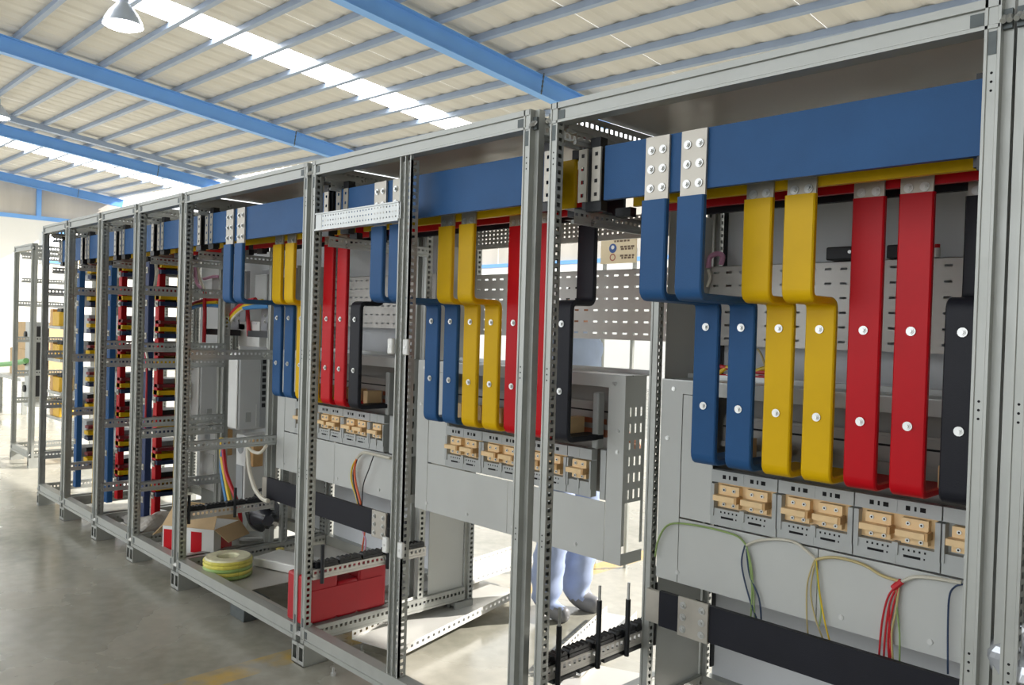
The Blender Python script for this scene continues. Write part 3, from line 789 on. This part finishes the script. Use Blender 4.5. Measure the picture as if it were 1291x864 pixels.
# ================================================================== CABLES
wm = {'red': mat('red cable', (190, 30, 40), 0.45), 'yellow': mat('yellow cable', (222, 190, 40), 0.45), 'blue': mat('blue cable', (60, 130, 190), 0.45), 'white': mat('white cable', (228, 222, 205), 0.45),
      'green': mat('green yellow cable', (140, 164, 100), 0.45), 'navy': mat('navy cable', (40, 60, 90), 0.45), 'tan': mat('tan cable', (188, 172, 120), 0.45), 'grey': mat('clear sleeve', (200, 196, 180), 0.3), 'pink': mat('pink cable', (206, 150, 180), 0.45), 'black': dark, 'orange': mat('orange cable', (214, 96, 50), 0.45)}


def wires(name, label, lst, r=0.003, cat='wiring', **pl_):
    """lst: (colour, [(px,py),...], radius?)"""
    o = thing(name, label, cat, at(*lst[0][1][0], **pl_))
    for it in lst:
        c, pts = it[0], it[1]; rr = it[2] if len(it) > 2 else r
        P = [np.array(at(x, y, **pl_))-np.array(o.location) for x, y in pts]
        MB().tube([tuple(p) for p in P], rr).build(f'{"wire" if rr < 0.006 else "cable"}', wm[c], o)
    return o


wires('wire_harness', 'green, yellow and red wire harness looping over the nearest lower cover', [
    ('green', [(826, 702), (829, 684), (838, 666), (852, 660), (885, 664), (918, 672), (932, 678), (941, 688)], 0.0035),
    ('grey', [(941, 688), (955, 682), (980, 680), (1002, 684), (1016, 694), (1028, 705)], 0.0045),
    ('tan', [(1028, 706), (1045, 703), (1065, 705), (1090, 713), (1112, 726), (1134, 733)], 0.0045),
    ('grey', [(1134, 735), (1152, 728), (1175, 729), (1212, 735)], 0.0055),
    ('green', [(941, 688), (945, 710), (948, 745), (946, 786)], 0.0028), ('green', [(941, 689), (948, 720), (952, 790)], 0.0025),
    ('navy', [(939, 688), (935, 712), (944, 752), (956, 786)], 0.0028), ('navy', [(941, 692), (945, 725), (957, 755), (960, 788)], 0.0028),
    ('tan', [(1027, 706), (1018, 735), (1017, 775), (1019, 806)], 0.0025), ('tan', [(1028, 706), (1022, 745), (1028, 780), (1040, 812)], 0.0025), ('yellow', [(1029, 706), (1033, 745), (1040, 785), (1048, 816)], 0.0025), ('green', [(1029, 706), (1031, 735), (1035, 768), (1033, 790)], 0.0025),
    ('red', [(1134, 735), (1120, 752), (1112, 785), (1108, 830)], 0.003), ('red', [(1134, 736), (1122, 760), (1116, 800), (1114, 834)], 0.003), ('red', [(1135, 736), (1126, 765), (1120, 800), (1121, 836)], 0.003), ('red', [(1133, 735), (1121, 765), (1123, 810), (1122, 838)], 0.003),
    ('tan', [(1134, 736), (1130, 768), (1124, 800), (1126, 836)], 0.003), ('green', [(1130, 738), (1131, 770), (1134, 800), (1134, 840)], 0.0026),
    ('red', [(1126, 742), (1137, 733)], 0.009),
    ('navy', [(1214, 737), (1204, 740), (1197, 752), (1195, 790), (1195, 850)], 0.0026)], Y=0.556)
wires('wire_harness', 'orange and yellow wire loop hanging on the lower cover beside the extra front post', [
    ('grey', [(492, 578), (470, 573), (458, 571), (450, 578)], 0.008), ('orange', [(450, 578), (447, 592), (449, 612), (454, 632), (457, 648)], 0.006),
    ('yellow', [(450, 578), (444, 590), (443, 606), (449, 626), (453, 642)], 0.005), ('black', [(450, 580), (445, 600), (450, 628), (456, 646)], 0.004),
    ('black', [(471, 575), (465, 592), (458, 612), (456, 640)], 0.003), ('pink', [(457, 648), (456, 665), (461, 682), (459, 700)], 0.004), ('orange', [(456, 650), (460, 668), (457, 690), (456, 704)], 0.004)], Y=0.54)
wires('power_cable', 'red, yellow and blue cables entering from behind the joined posts', [
    ('red', [(232, 392), (243, 384), (258, 379), (279, 377)], 0.016), ('yellow', [(236, 388), (248, 384), (262, 382), (275, 381)], 0.014), ('blue', [(230, 396), (241, 389), (254, 385), (280, 386)], 0.014)], cat='cable', Y=0.62)
wires('power_cable', 'curved red and yellow cables dropping past the perforated shelf rail', [
    ('red', [(322, 378), (308, 382), (294, 394), (284, 410), (280, 426), (280, 438)], 0.016), ('yellow', [(331, 380), (316, 383), (300, 392), (289, 406), (284, 424), (283, 438)], 0.016), ('white', [(312, 386), (298, 396), (288, 412), (285, 430), (285, 438)], 0.01), ('blue', [(340, 386), (322, 387), (308, 388)], 0.016)], cat='cable', Y=0.6)
wires('power_cable', 'yellow, blue and dark red cables falling to the clamp rail', [
    ('yellow', [(279, 552), (279, 570), (282, 592), (290, 632)], 0.014), ('blue', [(282, 560), (279, 590), (286, 634)], 0.013), ('red', [(281, 560), (285, 595), (296, 625), (301, 640)], 0.013), ('red', [(302, 645), (303, 660), (298, 675), (288, 690)], 0.013)], cat='cable', Y=0.45)
wires('power_cable', 'white cable curving under the right drive unit', [('white', [(312, 563), (314, 590), (321, 615), (330, 628), (338, 632)], 0.013), ('white', [(312, 562), (318, 569), (328, 571), (336, 562)], 0.01)], cat='cable', Y=0.45)
wires('control_wire', 'pink and white wire bundle beside the breaker plate', [('pink', [(247, 320), (246, 345), (249, 358), (256, 365)], 0.012), ('white', [(250, 320), (249, 335), (252, 352), (258, 366)], 0.01), ('pink', [(257, 352), (268, 349), (276, 349)], 0.01), ('red', [(258, 366), (258, 400), (257, 432)], 0.014)], cat='wire', Y=0.6)
wires('control_wire', 'red wire standing above the right drive unit', [('red', [(312, 391), (313, 408), (314, 424)], 0.014)], cat='wire', Y=0.7)
wires('control_wire', 'white and red wires hanging in front of the red riser busbar', [('white', [(196, 326), (197, 345), (195, 362)], 0.01), ('red', [(183, 445), (185, 470), (184, 510), (183, 540)], 0.006), ('white', [(184, 442), (187, 458), (189, 467)], 0.008)], cat='wire', Y=0.12)
wires('control_wire', 'loop of pink wire behind the second nearest blue busbar', [('pink', [(893, 338), (895, 325), (904, 320), (911, 323), (909, 334)], 0.01), ('white', [(893, 340), (895, 350), (892, 362)], 0.006)], cat='wire', Y=0.88)
wires('control_wire', 'tangle of red, yellow and white wires on the nearest fuse panel top', [('red', [(905, 462), (930, 466), (965, 470)], 0.008), ('yellow', [(907, 470), (920, 463), (940, 470), (966, 464)], 0.008), ('red', [(906, 475), (925, 474), (966, 476)], 0.007), ('white', [(908, 478), (930, 470), (968, 478)], 0.006), ('tan', [(966, 466), (960, 448), (955, 440)], 0.004)], cat='wire', Y=0.74)

# relays on the nearest mounting plate
o = thing('relay', 'black relay standing on the nearest mounting plate', 'relay', at(1044, 329, Y=0.9))
MB().box(0, 0.09, -0.02, 0.06, 0, 0.045).build('body', dark, o, bev=0.005); MB().cyl((0.085, -0.022, 0.025), (0.085, -0.028, 0.025), 0.006, 10).build('terminal', bolt, o)
o = thing('indicator', 'small red and white indicator right of the red busbars', 'indicator', at(1177, 325, Y=0.9))
MB().cyl((0.01, 0, 0), (0.01, 0, 0.03), 0.01, 12).build('base', white, o); MB().cyl((0.01, 0, 0.03), (0.01, 0, 0.042), 0.008, 12).build('cap', redm, o)
o = thing('relay', 'small black relay between the two nearest red busbars', 'relay', at(1120, 327, Y=0.9))
MB().box(0, 0.04, -0.02, 0.06, 0, 0.045).build('body', dark, o, bev=0.005)

# ================================================================== THINGS ON THE FLOOR AND CABINET BASES
# red tool case standing on edge
o = thing('tool_case', 'red plastic tool case standing on edge below the clamp rail', 'case', (-3.215, 0.225, 0.172))
case = mat('red case plastic', (170, 8, 28), 0.4, 0, 0.05, 8, 0.1, 120)
m = MB()
ring = [(-0.215, 0.0), (0.215, 0.0), (0.215, 0.25), (0.1, 0.255), (-0.1, 0.255), (-0.215, 0.25)]
m.box(-0.075, 0.075, -0.22, -0.05, 0, 0.218); m.box(-0.075, 0.075, 0.06, 0.215, 0, 0.218); m.box(-0.075, 0.075, -0.05, 0.06, 0, 0.165); m.box(-0.05, 0.05, -0.05, 0.06, 0.192, 0.218)
m.build('shell', case, o, bev=0.012)
MB().box(0.0755, 0.079, -0.19, 0.19, 0.015, 0.15).build('side_panel', case, o, bev=0.003)
MB().box(-0.079, -0.0755, -0.19, 0.19, 0.015, 0.15).build('side_panel', case, o, bev=0.003)
for y in (-0.13, 0.14): MB().box(-0.03, 0.03, y-0.02, y+0.02, 0.213, 0.226).build('latch', case, o, bev=0.003)
# cable coil wrapped in film
o = thing('cable_coil', 'film wrapped yellow and green cable coil on the cabinet base', 'coil', (-4.2, 0.16, 0.122))
coilm = mat('coil yellow', (214, 206, 96), 0.35, 0, 0.12, 30); coilg = mat('coil green', (148, 178, 104), 0.35, 0, 0.1, 30)
for k in range(5):
    rr = 0.118; z = 0.012+k*0.019
    pts = [(rr*math.cos(t_), rr*math.sin(t_), z) for t_ in np.linspace(0, 2*math.pi, 30)]
    MB().tube(pts, 0.0115, 8, 0).build('cable_turn', coilg if k in (0, 2) else coilm, o)
film = mat('wrap film', (226, 224, 190), 0.18, 0, 0.1, 20, 0.3, 60)
MB().lathe([(0.05, 0.012), (0.05, 0.1), (0.06, 0.106), (0.115, 0.106), (0.122, 0.098)], 32).build('film_wrap', film, o)
# opened carton
o = thing('carton', 'opened white and tan carton with red squares on the cabinet base', 'carton', (-4.72, 0.24, 0.125), math.radians(32))
kraft = mat('kraft board', (196, 168, 128), 0.75, 0, 0.06, 12)
MB().box(-0.17, 0.17, -0.13, -0.126, 0, 0.17).box(-0.17, 0.17, 0.126, 0.13, 0, 0.17).box(-0.17, -0.166, -0.13, 0.13, 0, 0.17).box(0.166, 0.17, -0.13, 0.13, 0, 0.17).box(-0.17, 0.17, -0.13, 0.13, 0, 0.004).build('tray', white, o)
for x0_, x1_ in ((-0.16, -0.09), (0.02, 0.09)): MB().box(x0_, x1_, -0.1312, -0.13, 0.03, 0.15).build('red_square', redm, o)
MB().box(0.17, 0.1712, -0.06, 0.05, 0.03, 0.15).build('red_square', redm, o)
for sg, ax in ((1, 'x'), (-1, 'x'), (1, 'y'), (-1, 'y')):
    if ax == 'x': MB().add([(sg*0.17, -0.13, 0.17), (sg*0.17, 0.13, 0.17), (sg*0.25, 0.11, 0.1), (sg*0.25, -0.11, 0.1), (sg*0.172, -0.13, 0.173), (sg*0.172, 0.13, 0.173), (sg*0.252, 0.11, 0.103), (sg*0.252, -0.11, 0.103)], [(0, 1, 2, 3), (4, 7, 6, 5), (0, 4, 5, 1), (1, 5, 6, 2), (2, 6, 7, 3), (3, 7, 4, 0)]).build('flap', kraft, o)
    else: MB().add([(-0.17, sg*0.13, 0.17), (0.17, sg*0.13, 0.17), (0.15, sg*0.06, 0.27), (-0.15, sg*0.06, 0.27), (-0.17, sg*0.133, 0.172), (0.17, sg*0.133, 0.172), (0.15, sg*0.063, 0.272), (-0.15, sg*0.063, 0.272)], [(0, 1, 2, 3), (4, 7, 6, 5), (0, 4, 5, 1), (1, 5, 6, 2), (2, 6, 7, 3), (3, 7, 4, 0)]).build('flap', kraft, o)
# black jug lying and steel dish
o = thing('black_jug', 'dark plastic jug lying on its side under the clamp rail', 'jug', at(332, 668, Y=0.6))
j = MB().lathe([(0.0, -0.16), (0.07, -0.16), (0.1, -0.12), (0.105, 0.05), (0.09, 0.1), (0.045, 0.15), (0.03, 0.2), (0.0, 0.2)], 28).build('body', mat('jug plastic', (52, 54, 60), 0.25, 0, 0.1, 6), o, (0, 0, 0.1)); j.rotation_euler = (math.radians(90), 0, math.radians(70))
MB().tube([(0.05, -0.02, 0.2), (0.03, 0.0, 0.24), (-0.05, 0.0, 0.24), (-0.08, -0.02, 0.2)], 0.01).build('handle', dark, o)
o = thing('steel_dish', 'round steel dish in front of the dark jug', 'dish', at(318, 682, Z=0.13))
MB().lathe([(0.0, 0.004), (0.09, 0.004), (0.12, 0.03), (0.124, 0.03), (0.094, 0.0), (0.0, 0.0)], 28).build('bowl', galv2, o)
tag(MB().box(-0.16, 0.16, -0.1, 0.1, 0, 0.05).build('foam_block', white, None, at(362, 714, Z=0.125), 0.3, 0.006), 'white foam block beside the joined posts', 'block')
tag(MB().box(-0.02, 0.02, -0.015, 0.015, 0, 0.02).build('yellow_offcut', mat('yellow offcut', (214, 196, 110), 0.6), None, at(353, 695, Z=0.126), 0.4, 0.002), 'small pale yellow offcut behind the white foam block', 'offcut')
# crumpled plastic film
def crumple(label, loc, sx, sy_, sz, seed, m_):
    import bmesh
    bm = bmesh.new(); bmesh.ops.create_icosphere(bm, subdivisions=4, radius=1.0); rnd = random.Random(seed)
    ks = [(Vector((rnd.uniform(-1, 1), rnd.uniform(-1, 1), rnd.uniform(-1, 1))).normalized(), rnd.uniform(3, 9), rnd.uniform(0, 6)) for _ in range(9)]
    for v in bm.verts:
        d = sum(math.sin(v.co.dot(k)*f+p) for k, f, p in ks)/9
        v.co *= 1+0.55*d; v.co = Vector((v.co.x*sx, v.co.y*sy_, max(v.co.z, -0.35)*sz+0.35*sz))
    me = bpy.data.meshes.new('crumpled_film'); bm.to_mesh(me); bm.free(); me.materials.append(m_)
    o_ = put('crumpled_film', me, None, loc); return tag(o_, label, 'plastic film')


filmg = mat('grey plastic film', (170, 164, 156), 0.25, 0, 0.1, 6)
crumple('crumpled grey plastic film left of the opened carton', at(193, 671, Z=0.12), 0.15, 0.15, 0.09, 3, filmg)
crumple('crumpled clear film under the red riser busbars', at(180, 655, Z=0.1), 0.22, 0.16, 0.05, 5, mat('clear film', (206, 204, 200), 0.2, 0, 0.1, 6))
crumple('silvery plastic wrap at the bottom right picture corner', at(1287, 850, Y=0.06), 0.06, 0.05, 0.09, 9, mat('silver wrap', (200, 204, 210), 0.15, 0.5, 0.1, 8))
crumple('red and white packet under the lower busbar at the picture bottom', at(1012, 884, Y=0.6), 0.09, 0.05, 0.018, 12, mat('red packet', (206, 50, 44), 0.3, 0, 0.15, 10))
# cable tray lids lying on the floor
traym = mat('tray lid zinc', (208, 207, 202), 0.42, 0.2, 0.04, 6)


def tray(label, p, ang, L, Wd, z):
    o = thing('tray_lid', label, 'tray lid', (p[0], p[1], z), ang)
    MB().box(0, Wd, 0, L, 0, 0.003).build('sheet', traym, o)
    n = int(L/0.04)
    for x in (0.0, Wd):
        MB().perf((x, 0, 0.003), (0, 1, 0), (0, 0, 1), 0.04, n, 0.038, 0.016, 0.012).build('perforated_edge', traym, o)


tray('wide white tray lid lying on the floor inside the two bay frame', (-3.13, 0.25), math.radians(14), 1.05, 0.3, 0.06)
tray('white tray lid lying behind the wide one and against the red case side', (-3.34, 0.45), math.radians(8), 1.2, 0.22, 0.14)
tray('narrow tray lid pointing to the standing worker feet', (-2.38, 0.75), math.radians(20), 0.8, 0.16, 0.03)
tag(MB().box(-0.25, 0.25, -0.3, 0.3, 0, 0.004).build('steel_sheet', slotm, None, (-2.0, 0.75, 0.02), 0.4), 'grey steel sheet lying flat below the clamp rail rods', 'sheet')
tag(MB().cyl((0, 0, 0), (0, 0, 0.012), 0.012, 6).cyl((0, 0, 0.012), (0, 0, 0.035), 0.006, 8).build('loose_bolt', bolt, None, at(456, 824, Z=0.0)), 'loose bolt on the floor near the wide tray lid corner', 'bolt')
tag(MB().cyl((0, 0, 0), (0, 0, 0.012), 0.012, 6).cyl((0, 0, 0.012), (0, 0, 0.035), 0.006, 8).build('loose_bolt', bolt, None, at(420, 852, Z=0.0)), 'loose bolt on the floor beside the joined feet', 'bolt')

# ================================================================== PERSON behind the middle cabinet
def person():
    V = [(0, 0, 0.98), (0, 0.0, 1.14), (0, 0.02, 1.32), (0, 0.03, 1.45), (0, 0.01, 1.53), (0, -0.01, 1.6), (0, -0.03, 1.68), (0, -0.02, 1.76),
         (0.09, 0, 0.93), (0.1, -0.02, 0.52), (0.11, 0.02, 0.1), (0.115, -0.03, 0.045), (0.12, -0.13, 0.035),
         (-0.09, 0, 0.93), (-0.1, 0.03, 0.52), (-0.11, 0.07, 0.1), (-0.115, 0.02, 0.045), (-0.12, -0.09, 0.035),
         (0.19, 0.03, 1.42), (0.25, 0.04, 1.16), (0.22, -0.14, 0.98), (0.2, -0.21, 0.94),
         (-0.19, 0.03, 1.42), (-0.25, 0.04, 1.16), (-0.22, -0.14, 0.98), (-0.2, -0.21, 0.94)]
    R = [(.17, .125), (.16, .12), (.18, .125), (.15, .1), (.06, .06), (.07, .08), (.082, .1), (.06, .07),
         (.105, .11), (.092, .092), (.09, .09), (.06, .06), (.045, .035), (.105, .11), (.092, .092), (.09, .09), (.05, .05), (.045, .035),
         (.07, .07), (.055, .055), (.036, .034), (.045, .028), (.07, .07), (.055, .055), (.036, .034), (.045, .028)]
    Ed = [(0, 1), (1, 2), (2, 3), (3, 4), (4, 5), (5, 6), (6, 7), (0, 8), (8, 9), (9, 10), (10, 11), (11, 12), (0, 13), (13, 14), (14, 15), (15, 16), (16, 17), (3, 18), (18, 19), (19, 20), (20, 21), (3, 22), (22, 23), (23, 24), (24, 25)]
    # fingers, rooted inside each palm
    for root, sg in ((21, 1), (25, -1)):
        bx, by, bz = V[root]
        for i, (dx, l) in enumerate(((-0.03, 0.06), (-0.01, 0.07), (0.01, 0.066), (0.03, 0.05))):
            k = len(V); V.append((bx+dx*sg, by-0.035, bz-0.01)); V.append((bx+dx*sg, by-0.035-l*0.6, bz-0.03)); V.append((bx+dx*sg, by-0.03-l*0.8, bz-0.06))
            R.extend([(.01, .01), (.009, .009), (.008, .008)]); Ed.extend([(root, k), (k, k+1), (k+1, k+2)])
        k = len(V); V.append((bx-0.045*sg, by+0.005, bz-0.01)); V.append((bx-0.055*sg, by-0.04, bz-0.03)); R.extend([(.011, .011), (.009, .009)]); Ed.extend([(root, k), (k, k+1)])
    me = bpy.data.meshes.new('person'); me.from_pydata(V, Ed, []); tmp = bpy.data.objects.new('person', me); COL.objects.link(tmp)
    sk = tmp.modifiers.new('skin', 'SKIN'); sk.use_smooth_shade = True
    for v, r in zip(me.skin_vertices[0].data, R): v.radius = r
    me.skin_vertices[0].data[0].use_root = True
    sb = tmp.modifiers.new('sub', 'SUBSURF'); sb.levels = 2; sb.render_levels = 2
    dg = bpy.context.evaluated_depsgraph_get(); ev = tmp.evaluated_get(dg); nm = bpy.data.meshes.new_from_object(ev)
    bpy.data.objects.remove(tmp)
    trou = mat('blue grey trousers', (156, 170, 202), 0.8, 0, 0.1, 9, 0.5, 25); shirt = mat('pale blue shirt', (176, 192, 220), 0.8, 0, 0.06, 9, 0.4, 25)
    skin = mat('skin', (170, 120, 92), 0.55, 0, 0.05, 12); hair = mat('dark hair', (36, 28, 24), 0.6, 0, 0.1, 30); shoe = mat('shoe leather', (120, 120, 122), 0.4, 0, 0.1, 12)
    nm.materials.clear()
    for m_ in (trou, shirt, skin, hair, shoe): nm.materials.append(m_)
    for p in nm.polygons:
        c = p.center; p.use_smooth = True
        if c.z < 0.07 or (c.z < 0.1 and c.y < -0.06): p.material_index = 4
        elif abs(c.x) > 0.14 and c.y < -0.16 and 0.8 < c.z < 1.05: p.material_index = 2
        elif c.z < 1.0 and not (abs(c.x) > 0.165 and c.z > 0.85): p.material_index = 0
        elif c.z < 1.53: p.material_index = 1
        elif c.z > 1.66 or (c.z > 1.58 and c.y > 0.015): p.material_index = 3
        else: p.material_index = 2
    # folds in the trousers
    for v in nm.vertices:
        if 0.08 < v.co.z < 0.9:
            f = 0.006*math.sin(v.co.z*55+v.co.y*22)+0.005*math.sin(v.co.z*31-v.co.x*40)
            n_ = Vector((v.co.x-(0.12 if v.co.x > 0 else -0.12), v.co.y-0.03, 0)).normalized(); v.co += n_*f
    o = put('person', nm, None, (-2.84, 1.40, 0.0), math.radians(98))
    tag(o, 'person in pale blue shirt and blue grey trousers standing behind the middle cabinet', 'person')
    for sg in (1, -1):
        MB().cyl((sg*0.03, -0.112, 1.655), (sg*0.03, -0.122, 1.655), 0.008, 10).build('eye', dark, o)
        MB().lathe([(0.0, -0.012), (0.012, -0.02), (0.016, 0.0), (0.012, 0.02), (0.0, 0.024)], 10).build('ear', skin, o, (sg*0.082, -0.02, 1.64))
    MB().add([(0, -0.118, 1.655), (0.014, -0.118, 1.615), (-0.014, -0.118, 1.615), (0, -0.145, 1.618)], [(0, 1, 3), (0, 3, 2), (1, 2, 3), (0, 2, 1)]).build('nose', skin, o)
    MB().box(-0.022, 0.022, -0.117, -0.11, 1.586, 1.593).build('mouth', mat('lips', (140, 80, 72), 0.5), o)


person()

# ================================================================== FAR LEFT RACK AND STORES
frame('pale cabinet frame standing apart beyond the left end of the row', -9.65, -8.95, mid=None, y0=0.37, rails=(1.62, 1.25, 0.9, 0.62), roof=False, rear=0.6)
ym = mat('contactor yellow', (222, 176, 50), 0.45, 0, 0.05, 12)
lv = ['top', 'second', 'third', 'lowest']
for j, z in enumerate((1.5, 1.16, 0.85, 0.55)):
    o = thing('contactor', f'{lv[j]} yellow and black contactor seen through the far left end frame', 'contactor', at(70, (396, 440, 478, 520)[j], Y=0.75), group='yellow contactors beyond the far left frame')
    o.location.z = at(70, (404, 445, 486, 518)[j], Y=0.75)[2]
    MB().box(-0.1, 0.12, 0, 0.14, -0.06, 0.09).build('body', ym, o, bev=0.008); MB().box(-0.02, 0.13, 0.02, 0.12, 0.09, 0.13).build('terminal_cover', dark, o, bev=0.006)
    MB().box(-0.2, -0.1, 0.0, 0.14, -0.06, 0.12).build('coil_block', tan, o, bev=0.006)
    MB().box(-0.25, 0.25, -0.02, 0.2, -0.09, -0.06).build('shelf', galv2, o)
o = thing('breaker_column', 'pale tall breaker column inside the detached far frame', 'breaker', at(30, 512, Y=0.66))
MB().box(0, 0.16, 0, 0.2, 0, 0.95).build('housing', paintg, o, bev=0.01); MB().box(0.16, 0.24, 0.02, 0.18, 0.1, 0.9).build('side_cover', dark, o, bev=0.01)
for j in range(3): MB().cyl((0.05, -0.02, 0.2+j*0.3), (0.05, 0, 0.2+j*0.3), 0.04, 12).build('knob', dark, o)
for j, (px_, py_, w_, h_) in enumerate(((8, 452, 1.0, 0.34), (6, 432, 0.7, 0.3))):
    o = thing('cardboard_box', ['lower brown cardboard box on the far left stack', 'upper brown cardboard box on the far left stack'][j], 'box', (-14.6+0.1*j, 1.9, 0.55+0.42*j), 0.1*j)
    MB().box(-w_/2, w_/2, -0.3, 0.3, 0, 0.42).build('carton_body', kraft, o, bev=0.006); MB().box(-w_/2-0.001, w_/2+0.001, -0.03, 0.03, 0.418, 0.424).build('tape', tan, o)
o = thing('pallet_table', 'pale table under the far left cardboard boxes', 'table', (-14.6, 1.9, 0))
MB().box(-0.8, 0.8, -0.45, 0.45, 0.5, 0.55).build('table_top', paintg, o)
for x in (-0.72, 0.72):
    for y in (-0.38, 0.38): MB().box(x-0.03, x+0.03, y-0.03, y+0.03, 0, 0.5).build('leg', galv, o)
o = thing('green_hose', 'green hose lying over the shelf at the left picture edge', 'hose', at(-5, 460, Y=0.6))
q = [np.array(at(x, y, Y=0.62))-np.array(o.location) for x, y in ((-6, 460), (10, 459), (24, 457), (33, 455))]
MB().tube([tuple(p) for p in q], 0.03, 10).build('hose', mat('green hose rubber', (120, 178, 110), 0.4), o)
